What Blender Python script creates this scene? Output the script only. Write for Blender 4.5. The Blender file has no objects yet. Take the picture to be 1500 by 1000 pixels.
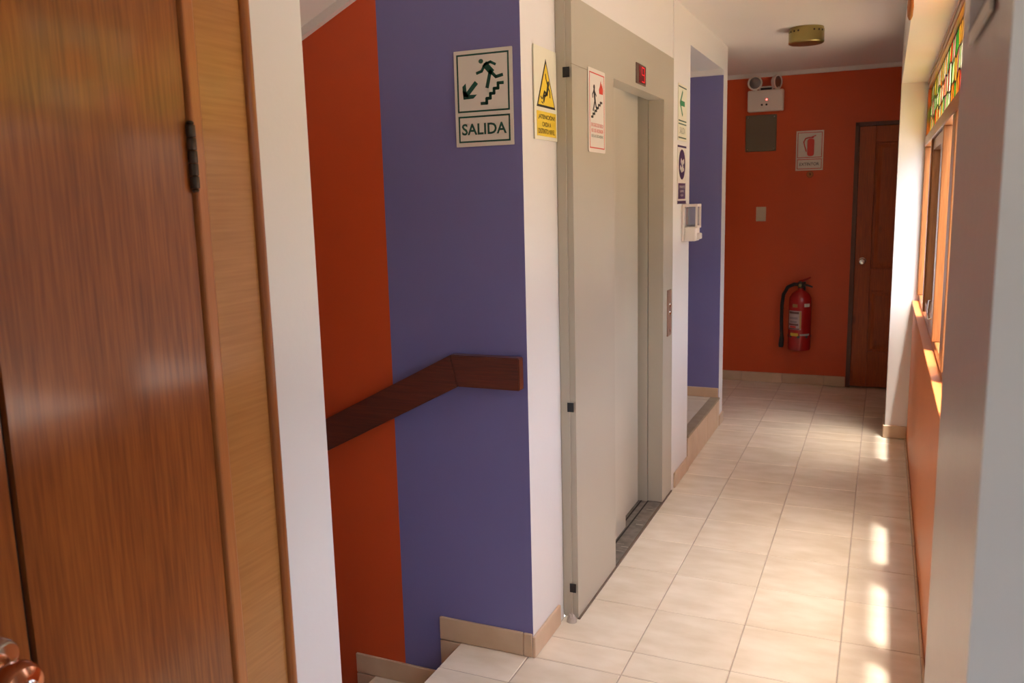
import bpy, bmesh, math, random
from mathutils import Vector, Matrix
random.seed(7)
SC = bpy.context.scene
COL = SC.collection
R = math.radians

# ------------------------------------------------------------------ camera
def camera():
    yaw, pitch, roll = R(23.865), R(-9.431), R(-1.422)
    fwd = Vector((-math.sin(yaw)*math.cos(pitch), math.cos(yaw)*math.cos(pitch), math.sin(pitch)))
    r = Vector((math.cos(yaw), math.sin(yaw), 0)); u = r.cross(fwd)
    r2 = r*math.cos(roll)+u*math.sin(roll); u2 = -r*math.sin(roll)+u*math.cos(roll)
    cd = bpy.data.cameras.new('camera'); co = bpy.data.objects.new('camera', cd); COL.objects.link(co)
    b = -fwd
    co.matrix_world = Matrix(((r2.x, u2.x, b.x, 0), (r2.y, u2.y, b.y, 0), (r2.z, u2.z, b.z, 1.57), (0, 0, 0, 1)))
    cd.sensor_width = 36; cd.lens = 1234.7/1500*36; cd.clip_start = .02
    cd.dof.use_dof = True; cd.dof.focus_distance = 2.9; cd.dof.aperture_fstop = 7.0
    SC.camera = co
camera()

# ------------------------------------------------------------------ world, sun, exposure
wd = bpy.data.worlds.new('sky'); SC.world = wd; wd.use_nodes = True
bg = wd.node_tree.nodes['Background']
sky = wd.node_tree.nodes.new('ShaderNodeTexSky'); sky.sky_type = 'NISHITA'; sky.sun_disc = False        # hazy bright tropical noon sky
SUN = Vector((.12, -.17, 1)).normalized()
sky.sun_elevation = math.asin(SUN.z); sky.sun_rotation = math.atan2(SUN.x, SUN.y)
sky.air_density = 1; sky.dust_density = 8; sky.ozone_density = 1; sky.altitude = 0
wd.node_tree.links.new(sky.outputs[0], bg.inputs[0]); bg.inputs[1].default_value = 1.5
sl = bpy.data.lights.new('sun', 'SUN'); so = bpy.data.objects.new('sun', sl); COL.objects.link(so)
sl.energy = 6.0; sl.angle = R(2.2); sl.color = (1, .95, .86)
so.rotation_euler = (-SUN).to_track_quat('-Z', 'Y').to_euler()
so.location = (2, -2, 8)
SC.view_settings.view_transform = 'Standard'; SC.view_settings.look = 'None'
SC.view_settings.gamma = 1; SC.view_settings.use_curve_mapping = False
SC.view_settings.exposure = 0.0
SC.cycles.use_denoising = True
SC.cycles.max_bounces = 14; SC.cycles.diffuse_bounces = 8; SC.cycles.transparent_max_bounces = 16
SC.cycles.sample_clamp_indirect = 8

# ------------------------------------------------------------------ materials
MATS = {}
def mat(name, col, rough=.5, metal=0, spec=.5, emit=None, coat=0):
    if name in MATS: return MATS[name]
    m = bpy.data.materials.new(name); m.use_nodes = True
    p = m.node_tree.nodes['Principled BSDF']
    p.inputs['Base Color'].default_value = (*col, 1); p.inputs['Roughness'].default_value = rough
    p.inputs['Metallic'].default_value = metal; p.inputs['Specular IOR Level'].default_value = spec
    p.inputs['Coat Weight'].default_value = coat; p.inputs['Coat Roughness'].default_value = .12
    if emit:
        p.inputs['Emission Color'].default_value = (*emit[0], 1); p.inputs['Emission Strength'].default_value = emit[1]
    MATS[name] = m; m.diffuse_color = (*col, 1)
    return m
def nodes(m): return m.node_tree.nodes, m.node_tree.links, m.node_tree.nodes['Principled BSDF']
def mottled(name, c1, c2, scale=3, rough=.45, bump=.0, bscale=60, detail=4, spec=.5, rnd=0, coords='Object', stretch=(1, 1, 1), coat=0):
    m = mat(name, c1, rough, spec=spec, coat=coat); N, L, p = nodes(m)
    tc = N.new('ShaderNodeTexCoord'); mp = N.new('ShaderNodeMapping'); mp.inputs['Scale'].default_value = stretch
    L.new(tc.outputs[coords], mp.inputs[0]); vec = mp.outputs[0]
    if rnd:
        oi = N.new('ShaderNodeObjectInfo'); ad = N.new('ShaderNodeVectorMath'); ad.operation = 'MULTIPLY_ADD'
        cb = N.new('ShaderNodeCombineXYZ')
        for i in range(3): L.new(oi.outputs['Random'], cb.inputs[i])
        L.new(cb.outputs[0], ad.inputs[0]); ad.inputs[1].default_value = (37, 53, 71); L.new(vec, ad.inputs[2]); vec = ad.outputs[0]
    n = N.new('ShaderNodeTexNoise'); n.inputs['Scale'].default_value = scale; n.inputs['Detail'].default_value = detail
    L.new(vec, n.inputs['Vector'])
    cr = N.new('ShaderNodeValToRGB'); cr.color_ramp.elements[0].position = .32; cr.color_ramp.elements[1].position = .68
    cr.color_ramp.elements[0].color = (*c1, 1); cr.color_ramp.elements[1].color = (*c2, 1)
    L.new(n.outputs['Fac'], cr.inputs[0]); out = cr.outputs[0]
    if rnd:
        hs = N.new('ShaderNodeHueSaturation'); mr = N.new('ShaderNodeMapRange')
        mr.inputs['To Min'].default_value = 1-rnd; mr.inputs['To Max'].default_value = 1+rnd
        L.new(oi.outputs['Random'], mr.inputs['Value']); L.new(mr.outputs[0], hs.inputs['Value']); L.new(out, hs.inputs['Color']); out = hs.outputs[0]
    L.new(out, p.inputs['Base Color'])
    if bump:
        n2 = N.new('ShaderNodeTexNoise'); n2.inputs['Scale'].default_value = bscale; n2.inputs['Detail'].default_value = 3
        L.new(vec, n2.inputs['Vector'])
        b = N.new('ShaderNodeBump'); b.inputs['Strength'].default_value = bump; b.inputs['Distance'].default_value = .004
        L.new(n2.outputs['Fac'], b.inputs['Height']); L.new(b.outputs[0], p.inputs['Normal'])
    return m
def wood(name, c1, c2, axis='Z', scale=30, rough=.35, coat=.3, knots=0, fine=1):
    m = mat(name, c1, rough, coat=coat); N, L, p = nodes(m)
    tc = N.new('ShaderNodeTexCoord'); mp = N.new('ShaderNodeMapping')
    s = [1, 1, 1]; s['XYZ'.index(axis)] = .045
    mp.inputs['Scale'].default_value = s; L.new(tc.outputs['Object'], mp.inputs[0])
    n1 = N.new('ShaderNodeTexNoise'); n1.inputs['Scale'].default_value = scale*.28; n1.inputs['Detail'].default_value = 3; n1.inputs['Distortion'].default_value = .6
    n2 = N.new('ShaderNodeTexNoise'); n2.inputs['Scale'].default_value = scale*7*fine; n2.inputs['Detail'].default_value = 5
    L.new(mp.outputs[0], n1.inputs['Vector']); L.new(mp.outputs[0], n2.inputs['Vector'])
    ad = N.new('ShaderNodeMath'); ad.operation = 'MULTIPLY_ADD'; ad.inputs[1].default_value = .64
    L.new(n2.outputs['Fac'], ad.inputs[0])
    m5 = N.new('ShaderNodeMath'); m5.operation = 'MULTIPLY'; m5.inputs[1].default_value = .36; L.new(n1.outputs['Fac'], m5.inputs[0]); L.new(m5.outputs[0], ad.inputs[2])
    cr = N.new('ShaderNodeValToRGB'); cr.color_ramp.elements[0].position = .36; cr.color_ramp.elements[1].position = .64
    cr.color_ramp.elements[0].color = (*c2, 1); cr.color_ramp.elements[1].color = (*c1, 1)
    L.new(ad.outputs[0], cr.inputs[0]); out = cr.outputs[0]
    if knots:
        v = N.new('ShaderNodeTexVoronoi'); v.inputs['Scale'].default_value = 4.5
        mk = N.new('ShaderNodeMapping'); k = [1, 1, 1]; k['XYZ'.index(axis)] = .45; mk.inputs['Scale'].default_value = k
        L.new(tc.outputs['Object'], mk.inputs[0]); L.new(mk.outputs[0], v.inputs['Vector'])
        kr = N.new('ShaderNodeValToRGB'); kr.color_ramp.elements[0].position = .03; kr.color_ramp.elements[1].position = .12
        L.new(v.outputs['Distance'], kr.inputs[0])
        mx = N.new('ShaderNodeMix'); mx.data_type = 'RGBA'
        mx.inputs['A'].default_value = (c2[0]*.25, c2[1]*.25, c2[2]*.25, 1); L.new(kr.outputs[0], mx.inputs['Factor']); L.new(out, mx.inputs['B']); out = mx.outputs['Result']
    L.new(out, p.inputs['Base Color'])
    b = N.new('ShaderNodeBump'); b.inputs['Strength'].default_value = .08; b.inputs['Distance'].default_value = .002
    L.new(n2.outputs['Fac'], b.inputs['Height']); L.new(b.outputs[0], p.inputs['Normal'])
    return m
def glassmat(name, tint=(1, 1, 1), gloss=1.6, translucent=0.0):
    m = bpy.data.materials.new(name); m.use_nodes = True; N = m.node_tree.nodes; L = m.node_tree.links; N.clear()
    o = N.new('ShaderNodeOutputMaterial'); t = N.new('ShaderNodeBsdfTransparent'); t.inputs[0].default_value = (*tint, 1)
    g = N.new('ShaderNodeBsdfGlossy'); g.inputs['Roughness'].default_value = .03; g.inputs[0].default_value = (.9, .9, .9, 1)
    mx = N.new('ShaderNodeMixShader'); fr_ = N.new('ShaderNodeFresnel'); fr_.inputs['IOR'].default_value = 1.52; dbl = N.new('ShaderNodeMath'); dbl.operation = 'MULTIPLY'; dbl.use_clamp = True; dbl.inputs[1].default_value = gloss
    L.new(fr_.outputs[0], dbl.inputs[0]); L.new(dbl.outputs[0], mx.inputs[0]); cur = t.outputs[0]
    if translucent:
        tr = N.new('ShaderNodeBsdfTranslucent'); tr.inputs[0].default_value = (*tint, 1)
        m2 = N.new('ShaderNodeMixShader'); m2.inputs[0].default_value = translucent
        L.new(t.outputs[0], m2.inputs[1]); L.new(tr.outputs[0], m2.inputs[2]); cur = m2.outputs[0]
    L.new(cur, mx.inputs[1]); L.new(g.outputs[0], mx.inputs[2]); L.new(mx.outputs[0], o.inputs[0])
    m.diffuse_color = (*tint, .3); MATS[name] = m
    return m

WHITE = mottled('white_wall_paint', (.765, .75, .725), (.795, .78, .755), 1.2, .42, .10, 45)
PILLAR = mottled('white_gloss_paint', (.75, .735, .71), (.785, .77, .745), 1.2, .22, .10, 30)
CEIL = mottled('ceiling_paint', (.80, .765, .72), (.82, .785, .74), 1.0, .6)
PURPLE = mottled('purple_paint', (.165, .158, .375), (.18, .172, .40), 1.5, .5, .08, 50)
RED = mottled('red_orange_paint', (.60, .075, .012), (.64, .084, .014), 1.5, .45, .08, 50)
ORANGE = mottled('orange_paint', (.66, .20, .055), (.70, .225, .065), 1.5, .42, .08, 50)
TILE = mottled('cream_floor_tile', (.73, .635, .485), (.835, .755, .62), 5.5, .22, .03, 25, 7, rnd=.035, stretch=(1, 2.2, 1))
BASET = mottled('tan_baseboard_tile', (.58, .41, .26), (.67, .50, .34), 7, .35, .02, 25, rnd=.05)
STEPT = mottled('step_tile', (.60, .49, .38), (.68, .58, .46), 6, .4, .02, 25, rnd=.04)
GROUT = mottled('grey_grout', (.40, .33, .26), (.48, .40, .32), 20, .9)
METAL = mottled('elevator_paint', (.445, .412, .330), (.46, .427, .345), 1.5, .33, .015, 90)
DOORM = mottled('elevator_door_paint', (.485, .452, .368), (.505, .472, .385), 1.2, .28, .01, 60, stretch=(1, 1, .1))
SILLM = mottled('scuffed_dark_steel', (.10, .085, .07), (.22, .19, .16), 22, .38, .05, 60, spec=.6)
BLACK = mat('black_plastic', (.008, .008, .009), .45)
DARK = mat('dark_gap', (.02, .015, .012), .7)
DOORW = wood('varnished_door_veneer', (.335, .098, .019), (.18, .044, .009), 'Z', 26, .30, .45)
CASW = wood('pale_casing_veneer', (.46, .205, .055), (.37, .150, .036), 'Y', 22, .34, .35)
BEADW = wood('red_brown_moulding', (.40, .135, .032), (.27, .075, .016), 'Z', 26, .28, .5)
JAMBW = wood('orange_jamb_wood', (.50, .19, .060), (.42, .145, .042), 'Z', 26, .30, .4)
RAILW = wood('dark_varnished_rail', (.13, .022, .007), (.07, .011, .004), 'X', 26, .30, .45)
PINE = wood('stained_knotty_pine', (.46, .090, .010), (.26, .040, .005), 'Z', 22, .45, .10, knots=1)
WINW = wood('window_frame_wood', (.40, .165, .052), (.28, .100, .028), 'Z', 30, .32, .4)
WINY = wood('window_rail_wood', (.40, .16, .052), (.28, .10, .028), 'Y', 30, .32, .4)
BRASS = mat('brushed_brass', (.33, .265, .10), .32, 1)
CHROME = mat('chrome', (.75, .73, .70), .10, 1)
COPPER = mat('polished_copper', (.62, .25, .13), .16, 1)
BRONZE = mat('dark_bronze', (.075, .055, .042), .42, .8)
SIGNW = mat('white_sign_plastic', (.74, .70, .63), .40)
SIGNC = mat('cream_sign_plastic', (.80, .78, .62), .40)
GREEN = mat('sign_green', (.004, .070, .045), .45)
GREENB = mat('sign_bright_green', (.02, .22, .09), .45)
YEL = mat('sign_yellow', (.80, .58, .035), .45)
INK = mat('sign_black_ink', (.012, .010, .010), .5)
SRED = mat('sign_red', (.62, .045, .03), .45)
SPURP = mat('sign_dark_purple', (.055, .018, .10), .45)
SLATE = mat('sign_slate_blue', (.10, .10, .17), .4)
PWHITE = mat('white_plastic', (.76, .70, .64), .4)
CREAMP = mat('cream_plastic', (.66, .58, .44), .45)
GREYP = mat('grey_brown_plate', (.155, .125, .085), .55)
EXRED = mat('extinguisher_red', (.42, .012, .012), .25, coat=.4)
RUBBER = mat('black_rubber', (.012, .011, .011), .55)
LED = mat('red_led', (.9, .05, .05), .3, emit=((1, .10, .08), 6))
LEDSEG = mat('red_display_segment', (.8, .02, .03), .3, emit=((1, .03, .05), .12))
DISPL = mat('dark_red_display', (.16, .008, .014), .2)
LENS = mat('lamp_lens', (.22, .19, .18), .15, .6)
DIFF = mat('frosted_diffuser', (.55, .50, .42), .4)
TAPEC = mat('yellow_ink', (.75, .50, .05), .5)
GLASS = glassmat('clear_glass', (.97, .98, .97), 1.6)
TANK = glassmat('clear_plastic', (.88, .88, .92), 1.0, .25)
GROUND = mottled('exterior_ground', (.36, .33, .28), (.44, .40, .34), .6, .9)

# ------------------------------------------------------------------ mesh helpers
LOC = {}
def box(bm, x0, x1, y0, y1, z0, z1, bev=0, seg=1):
    vs = [bm.verts.new(p) for p in ((x0, y0, z0), (x1, y0, z0), (x1, y1, z0), (x0, y1, z0), (x0, y0, z1), (x1, y0, z1), (x1, y1, z1), (x0, y1, z1))]
    fs = [bm.faces.new([vs[i] for i in f]) for f in ((3, 2, 1, 0), (4, 5, 6, 7), (0, 1, 5, 4), (1, 2, 6, 5), (2, 3, 7, 6), (3, 0, 4, 7))]
    if bev:
        es = list({e for f in fs for e in f.edges})
        bmesh.ops.bevel(bm, geom=es, offset=bev, segments=seg, affect='EDGES', profile=.5)
    return bm
def B(*a, **k): return box(bmesh.new(), *a, **k)
def basis(n):
    n = Vector(n).normalized(); a = Vector((0, 0, 1)) if abs(n.z) < .9 else Vector((1, 0, 0))
    u = a.cross(n).normalized(); return u, n.cross(u), n
def lathe(bm, base, axis, prof, seg=24, capped=True):
    u, v, n = basis(axis); base = Vector(base); rings = []
    for r, h in prof:
        rings.append([bm.verts.new(base+n*h+(u*math.cos(2*math.pi*k/seg)+v*math.sin(2*math.pi*k/seg))*max(r, 1e-4)) for k in range(seg)])
    for a, b in zip(rings, rings[1:]):
        for k in range(seg): bm.faces.new((a[k], a[(k+1) % seg], b[(k+1) % seg], b[k]))
    if capped: bm.faces.new(rings[0][::-1]); bm.faces.new(rings[-1])
    return bm
def tube(bm, pts, r, seg=10):
    pts = [Vector(p) for p in pts]; rings = []
    prev = None
    for i, p in enumerate(pts):
        t = (pts[min(i+1, len(pts)-1)]-pts[max(i-1, 0)]).normalized()
        if prev is None: u, v, _ = basis(t)
        else:
            u = (prev-t*prev.dot(t)).normalized(); v = t.cross(u)
        prev = u; rr = r[i] if isinstance(r, (list, tuple)) else r
        rings.append([bm.verts.new(p+(u*math.cos(2*math.pi*k/seg)+v*math.sin(2*math.pi*k/seg))*rr) for k in range(seg)])
    for a, b in zip(rings, rings[1:]):
        for k in range(seg): bm.faces.new((a[k], a[(k+1) % seg], b[(k+1) % seg], b[k]))
    bm.faces.new(rings[0][::-1]); bm.faces.new(rings[-1])
    return bm
def prism(bm, poly, M, t):            # poly 2D, M maps (u,v,n)->world, extruded along n by t
    lo = [bm.verts.new(M(u, v, 0)) for u, v in poly]; hi = [bm.verts.new(M(u, v, t)) for u, v in poly]
    n = len(poly); bm.faces.new(hi); bm.faces.new(lo[::-1])
    for i in range(n): bm.faces.new((lo[i], lo[(i+1) % n], hi[(i+1) % n], hi[i]))
    return bm
def finish(bm):
    bmesh.ops.recalc_face_normals(bm, faces=bm.faces); return bm
def obj(name, bm, m, parent=None, smooth=False, label=None):
    finish(bm); me = bpy.data.meshes.new(name)
    lo = Vector((1e9,)*3); hi = Vector((-1e9,)*3)
    for v in bm.verts:
        for i in range(3): lo[i] = min(lo[i], v.co[i]); hi[i] = max(hi[i], v.co[i])
    c = (lo+hi)/2
    if parent is None: c.z = lo.z
    bmesh.ops.translate(bm, verts=bm.verts, vec=-c)
    bm.to_mesh(me); bm.free()
    for mm in (m if isinstance(m, (list, tuple)) else [m]): me.materials.append(mm)
    if smooth:
        me.shade_smooth()
        try: me.set_sharp_from_angle(angle=R(35))
        except Exception: pass
    o = bpy.data.objects.new(name, me); COL.objects.link(o); LOC[o] = c
    if parent: o.parent = parent; o.location = c-LOC[parent]
    else: o.location = c
    if label: o['label'] = label
    return o
def inst(name, me, loc, parent):
    o = bpy.data.objects.new(name, me); COL.objects.link(o); o.parent = parent; o.location = Vector(loc)-LOC[parent]; LOC[o] = Vector(loc)
    return o
def thing(name, label, cat, loc, group=None, kind=None):
    o = bpy.data.objects.new(name, None); o.empty_display_size = .05; COL.objects.link(o); o.location = loc; LOC[o] = Vector(loc)
    return tag(o, label, cat, group, kind)
def tag(o, label, cat, group=None, kind=None):
    o['label'] = label; o['category'] = cat
    if group: o['group'] = group
    if kind: o['kind'] = kind
    return o
def struct(name, bm, m, label, cat, **k): return tag(obj(name, bm, m, **k), label, cat, kind='structure')
_tm = {}
def tilemesh(sx, sy, sz, m, bev=.0025):
    k = (round(sx, 3), round(sy, 3), round(sz, 3), m.name)
    if k not in _tm:
        bm = finish(B(-sx/2, sx/2, -sy/2, sy/2, -sz/2, sz/2, bev=min(bev, sz*.3))); me = bpy.data.meshes.new('tile'); bm.to_mesh(me); bm.free(); me.materials.append(m); _tm[k] = me
    return _tm[k]
def tile(name, x0, x1, y0, y1, z0, z1, m, parent, g=.0015):
    """a piece with a grout gap g taken off in its two long directions"""
    d = [x1-x0, y1-y0, z1-z0]; t = d.index(min(d)); d = [d[i] if i == t else d[i]-2*g for i in range(3)]
    return inst(name, tilemesh(*d, m), ((x0+x1)/2, (y0+y1)/2, (z0+z1)/2), parent)

# ================================================================== STRUCTURE
P = .3325                                    # tile pitch
GX = [-.744+P*k for k in range(-5, 9)]; GY = [2.668+P*k for k in range(-16, 15)]
CH = 2.54                                    # ceiling height
# floor slab (grout level) with separate tiles
bm = bmesh.new()
regs = [(-1.075, 1.6, -1.3, .76), (-1.075, .19, .76, 1.43), (-1.325, .19, 1.43, 2.511), (-1.058, .19, 2.511, 5.81), (-2.2, .10, 5.81, 7.31), (.10, 1.4, 6.0, 7.31), (-.40, .80, 7.31, 7.46)]  # last region lies under the pine door, added to stop a light leak
for x0, x1, y0, y1 in regs: box(bm, x0, x1, y0, y1, -.12, -.0022)
floor = struct('floor', bm, GROUT, 'cream square tiled corridor floor with thin grey joints', 'floor')
for x0, x1, y0, y1 in [(-1.075, 1.6, -1.3, .76), (-1.075, .186, .76, 1.43), (-1.34, .186, 1.43, 2.511), (-1.058, .186, 2.511, 5.81), (-2.2, .10, 5.81, 7.30), (.10, 1.4, 6.0, 7.30)]:
    xs = sorted({x0, x1} | {g for g in GX if x0+.04 < g < x1-.012}); ys = sorted({y0, y1} | {g for g in GY if y0+.012 < g < y1-.012})
    for a, b in zip(xs, xs[1:]):
        for c, d in zip(ys, ys[1:]):
            tile('tile', a, b, c, d, -.010, 0, TILE, floor)

def boxes(bl):
    bm = bmesh.new()
    for b in bl: box(bm, *b)
    return bm
# near left wall with the wooden door
struct('wall_left', boxes([(-1.22, -1.07, -1.3, -.125, 0, CH), (-1.22, -1.07, -.125, 1.129, 2.10, CH), (-1.22, -1.07, 1.129, 1.43, -.12, CH)]), WHITE,
       'white wall beside the wooden double door, ending at the stairwell', 'wall')
struct('wall_stair_near', boxes([(-4.2, -1.22, 1.28, 1.43, -3.2, 2.6), (-1.22, -1.07, 1.30, 1.43, -3.2, -.12)]), WHITE, 'white wall on the near side of the stairwell', 'wall')
# stairwell wall: purple, red beyond the paint line, white return at the corner
bm = bmesh.new()
x0, xs, x1, y0, y1, z0, z1 = -4.2, -1.583, -1.058, 2.511, 2.82, -3.2, CH
V = lambda *p: bm.verts.new(p)
a = [V(x0, y0, z0), V(xs-.008, y0, z0), V(x1, y0, z0), V(x1, y1, z0), V(x0, y1, z0)]
b = [V(x0, y0, z1), V(xs+.010, y0, z1), V(x1, y0, z1), V(x1, y1, z1), V(x0, y1, z1)]
for i, mi in ((0, 1), (1, 0), (2, 2), (3, 2), (4, 2)):
    f = bm.faces.new((a[i], a[(i+1) % 5], b[(i+1) % 5], b[i])); f.material_index = mi
bm.faces.new(a[::-1]).material_index = 2; bm.faces.new(b).material_index = 2
struct('wall_stairwell', bm, [PURPLE, RED, WHITE], 'stairwell wall painted purple and red-orange with a white return at its corner', 'wall')
struct('wall_stair_end', B(-4.35, -4.2, 1.28, 2.82, -3.2, 2.6), WHITE, 'unseen white wall added to close the stairwell against stray light', 'wall')  # out of view, added so no outside light leaks into the stairwell
# wall around the elevator and beyond
struct('wall_elevator', boxes([(-1.30, -1.006, 2.82, 4.345, 2.252, CH), (-1.30, -1.0, 4.345, 4.735, 0, CH), (-1.15, -1.0, 4.735, 5.76, 2.377, CH), (-3.0, -1.30, 4.58, 4.735, 0, CH)]), WHITE,
       'white wall around the elevator and over the raised alcove', 'wall')
bm = bmesh.new()
x0, x1, y0, y1, z0, z1 = -3.0, -1.0, 5.76, 5.905, 0, CH
a = [V(x0, y0, z0), V(x1, y0, z0), V(x1, y1, z0), V(x0, y1, z0)]; b = [V(x0, y0, z1), V(x1, y0, z1), V(x1, y1, z1), V(x0, y1, z1)]
for i, mi in ((0, 0), (1, 1), (2, 1), (3, 1)):
    bm.faces.new((a[i], a[(i+1) % 4], b[(i+1) % 4], b[i])).material_index = mi
bm.faces.new(a[::-1]); bm.faces.new(b)
struct('wall_alcove', bm, [PURPLE, WHITE], 'purple back wall of the raised alcove with a white end', 'wall')
struct('wall_alcove_side', B(-3.15, -3.0, 4.58, 5.905, 0, CH), WHITE, 'white wall closing the alcove', 'wall')
struct('ceiling_alcove', B(-3.0, -1.15, 4.735, 5.76, 2.377, 2.45), CEIL, 'low white ceiling of the raised alcove', 'ceiling')
struct('trim_1', B(-3.0, -1.001, 5.735, 5.76, 2.345, 2.377), WHITE, 'white cornice strip above the purple alcove wall', 'trim')
# end wall
struct('wall_end', boxes([(-2.2, -.240, 7.3, 7.45, 0, CH), (-.240, .62, 7.3, 7.45, 2.108, CH), (.62, 1.4, 7.3, 7.45, 0, CH)]), RED, 'red-orange end wall of the corridor', 'wall')
struct('door_light_block', B(-.40, .80, 7.46, 7.55, -.1, 2.3), WHITE, 'unseen white panel added to block light behind the pine door', 'wall')  # out of view, added to stop light leaking around the door
struct('trim_2', B(-2.2, 1.4, 7.275, 7.3, 2.508, 2.54), WHITE, 'white cornice strip along the top of the end wall', 'trim')
struct('wall_end_left', B(-2.35, -2.2, 5.76, 7.45, 0, CH), WHITE, 'white side wall left of the end wall', 'wall')
struct('wall_end_right', B(1.4, 1.55, 5.95, 7.45, 0, CH), WHITE, 'white side wall right of the end wall', 'wall')
# right side
struct('wall_right', B(.186, .262, 1.25, 5.81, 0, .872), ORANGE, 'orange wall below the long corridor window', 'wall')
struct('wall_right_far', boxes([(.057, .262, 5.81, 6.1, 0, CH), (.262, 1.4, 5.95, 6.1, 0, CH)]), WHITE, 'white pillar at the far end of the window wall', 'pillar')
struct('wall_right_near', boxes([(.080, .262, .75, 1.25, 0, CH), (.262, 1.75, .75, .9, 0, CH)]), PILLAR, 'glossy white near pillar at the right edge', 'pillar')
struct('wall_right_beam', B(.057, .262, 1.25, 5.81, 2.216, CH), WHITE, 'white beam above the long corridor window', 'beam')
struct('wall_hall_right', boxes([(1.6, 1.75, -1.3, -1.0, 0, CH), (1.6, 1.75, -1.0, .4, 0, .85), (1.6, 1.75, -1.0, .4, 2.25, CH), (1.6, 1.75, .4, .75, 0, CH)]), WHITE, 'unseen white hall wall with a window opening added for daylight', 'wall')  # out of view, opening added to light the near pillar and left door
struct('wall_back', boxes([(-1.22, .3, -1.45, -1.3, 0, CH), (.3, 1.5, -1.45, -1.3, 0, .6), (.3, 1.5, -1.45, -1.3, 2.25, CH), (1.5, 1.75, -1.45, -1.3, 0, CH)]), WHITE, 'unseen white back wall with a window opening added for daylight', 'wall')  # out of view, opening added to let daylight in behind the camera
struct('ceiling', boxes([(-1.30, 1.75, -1.45, 1.28, CH, CH+.12), (-1.07, .262, 1.28, 2.82, CH, CH+.12), (-1.30, .262, 2.82, 5.76, CH, CH+.12), (-3.2, 1.55, 5.76, 7.45, CH, CH+.12)]), CEIL,
       'smooth white corridor ceiling', 'ceiling')
# sloping soffit of the upper flight over the stairs
bm = bmesh.new()
sz = lambda x: 2.176+.47*(x+1.857)
prism(bm, [(-1.05, sz(-1.05)), (-4.2, sz(-4.2)), (-4.2, sz(-4.2)+.2), (-1.05, 2.80)], lambda u, v, n: Vector((u, 1.43+n, v)), 2.511-1.43)
struct('ceiling_stair', bm, CEIL, 'sloping white underside of the upper stair flight', 'ceiling')
bm = bmesh.new()
prism(bm, [(-1.075, sz(-1.075)-.030), (-4.2, sz(-4.2)-.030), (-4.2, sz(-4.2)), (-1.075, sz(-1.075))], lambda u, v, n: Vector((u, 2.486+n, v)), .025)
struct('trim_3', bm, WHITE, 'white cornice strip along the sloping stair soffit', 'trim')
# unseen roof edge, overhang added to cut steep sky light at the window
struct('added_eave', boxes([(-1.2, .262, 1.0, 6.2, CH+.121, 3.2), (-1.2, .385, .6, 6.6, 3.2, 3.32)]), WHITE, 'unseen white roof edge added above the corridor window to block steep sky light', 'roof')
# unseen outside ground, added to bounce daylight into the building
struct('ground', B(-14, 20, -14, 20, -3.5, -3.3), GROUND, 'unseen pale ground added outside the building to reflect daylight', 'ground')

# stairs going down
RISE, RUN, NX = .212, .375, -1.342
bm = bmesh.new()
for k in range(1, 8):
    box(bm, NX-RUN*k+.018, NX-RUN*(k-1)+.06, 1.43, 2.511, -3.2, -RISE*k-.010)
box(bm, NX+.018, -1.07, 1.43, 2.511, -3.2, -.12)
stairs = struct('stairs', bm, GROUT, 'cream tiled stairs going down to the left below the handrail', 'stairs')
for k in range(1, 8):
    xa, xb = NX-RUN*k, NX-RUN*(k-1)+.016
    ys = [1.432, 1.67, 2.003, 2.335, 2.509]
    for c, d in zip(ys, ys[1:]):
        tile('tread_tile', xa, xb, c, d, -RISE*k-.010, -RISE*k, TILE, stairs)
        tile('riser_tile', NX-RUN*(k-1)+.008, NX-RUN*(k-1)+.016, c, d, -RISE*k, -RISE*(k-1)-.012, STEPT, stairs)
# alcove step
st = struct('alcove_step', B(-3.0, -1.002, 4.737, 5.758, 0, .190), GROUT, 'raised tiled step into the purple alcove', 'step')
for c, d in ((4.738, 5.0), (5.0, 5.333), (5.333, 5.665), (5.665, 5.757)):
    tile('riser_tile', -1.003, -.993, c, d, 0, .186, BASET, st)
    for a, b in ((-1.35, -1.055), (-1.68, -1.35), (-2.01, -1.68)): tile('tread_tile', a, b, c, d, .190, .200, STEPT, st)
obj('nosing_strip', B(-1.055, -.990, 4.737, 5.757, .188, .203, bev=.003), mottled('brown_nosing', (.30, .23, .15), (.38, .30, .20), 15, .5), st)

# ---------------------------------------------------------------- baseboards (separate tiles)
def baseboard(name, label, runs):
    o = None
    for (ax, p0, p1, a, b, z0, z1, first) in runs:
        # ax 'x': runs along x at y in [p0,p1]; ax 'y': along y at x in [p0,p1]
        cuts = [a]; c = first
        while c < b-.01:
            if c > a+.01: cuts.append(c)
            c += P
        cuts.append(b)
        if o is None:
            bx = (a, b, p0+.002, p1, z0, z1-.002) if ax == 'x' else (p0+.002 if p0 > p1 else p0, p1, a, b, z0, z1-.002)
            o = struct(name, B(a+.002, b-.002, p0+.004, p1, z0, z1-.004) if ax == 'x' else B(p0, p1-.004, a+.002, b-.002, z0, z1-.004), GROUT, label, 'baseboard')
        for s, e in zip(cuts, cuts[1:]):
            if ax == 'x': tile('baseboard_tile', s, e, p0, p1, z0, z1, BASET, o, .001)
            else: tile('baseboard_tile', p0, p1, s, e, z0, z1, BASET, o, .001)
    return o
BH = .084
baseboard('baseboard_end', 'cream tile baseboard under the red-orange end wall', [('x', 7.288, 7.3, -2.2, -.245, 0, BH, -2.07)])
baseboard('baseboard_pillar', 'tile baseboard around the far window pillar', [('x', 5.798, 5.81, .047, .184, 0, BH, 9), ('y', .045, .057, 5.80, 6.1, 0, BH, 9)])
baseboard('baseboard_corner', 'tan tile baseboard on the short white wall left of the elevator', [('y', -1.058, -1.047, 2.501, 2.760, 0, BH-.004, 9)])
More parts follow.
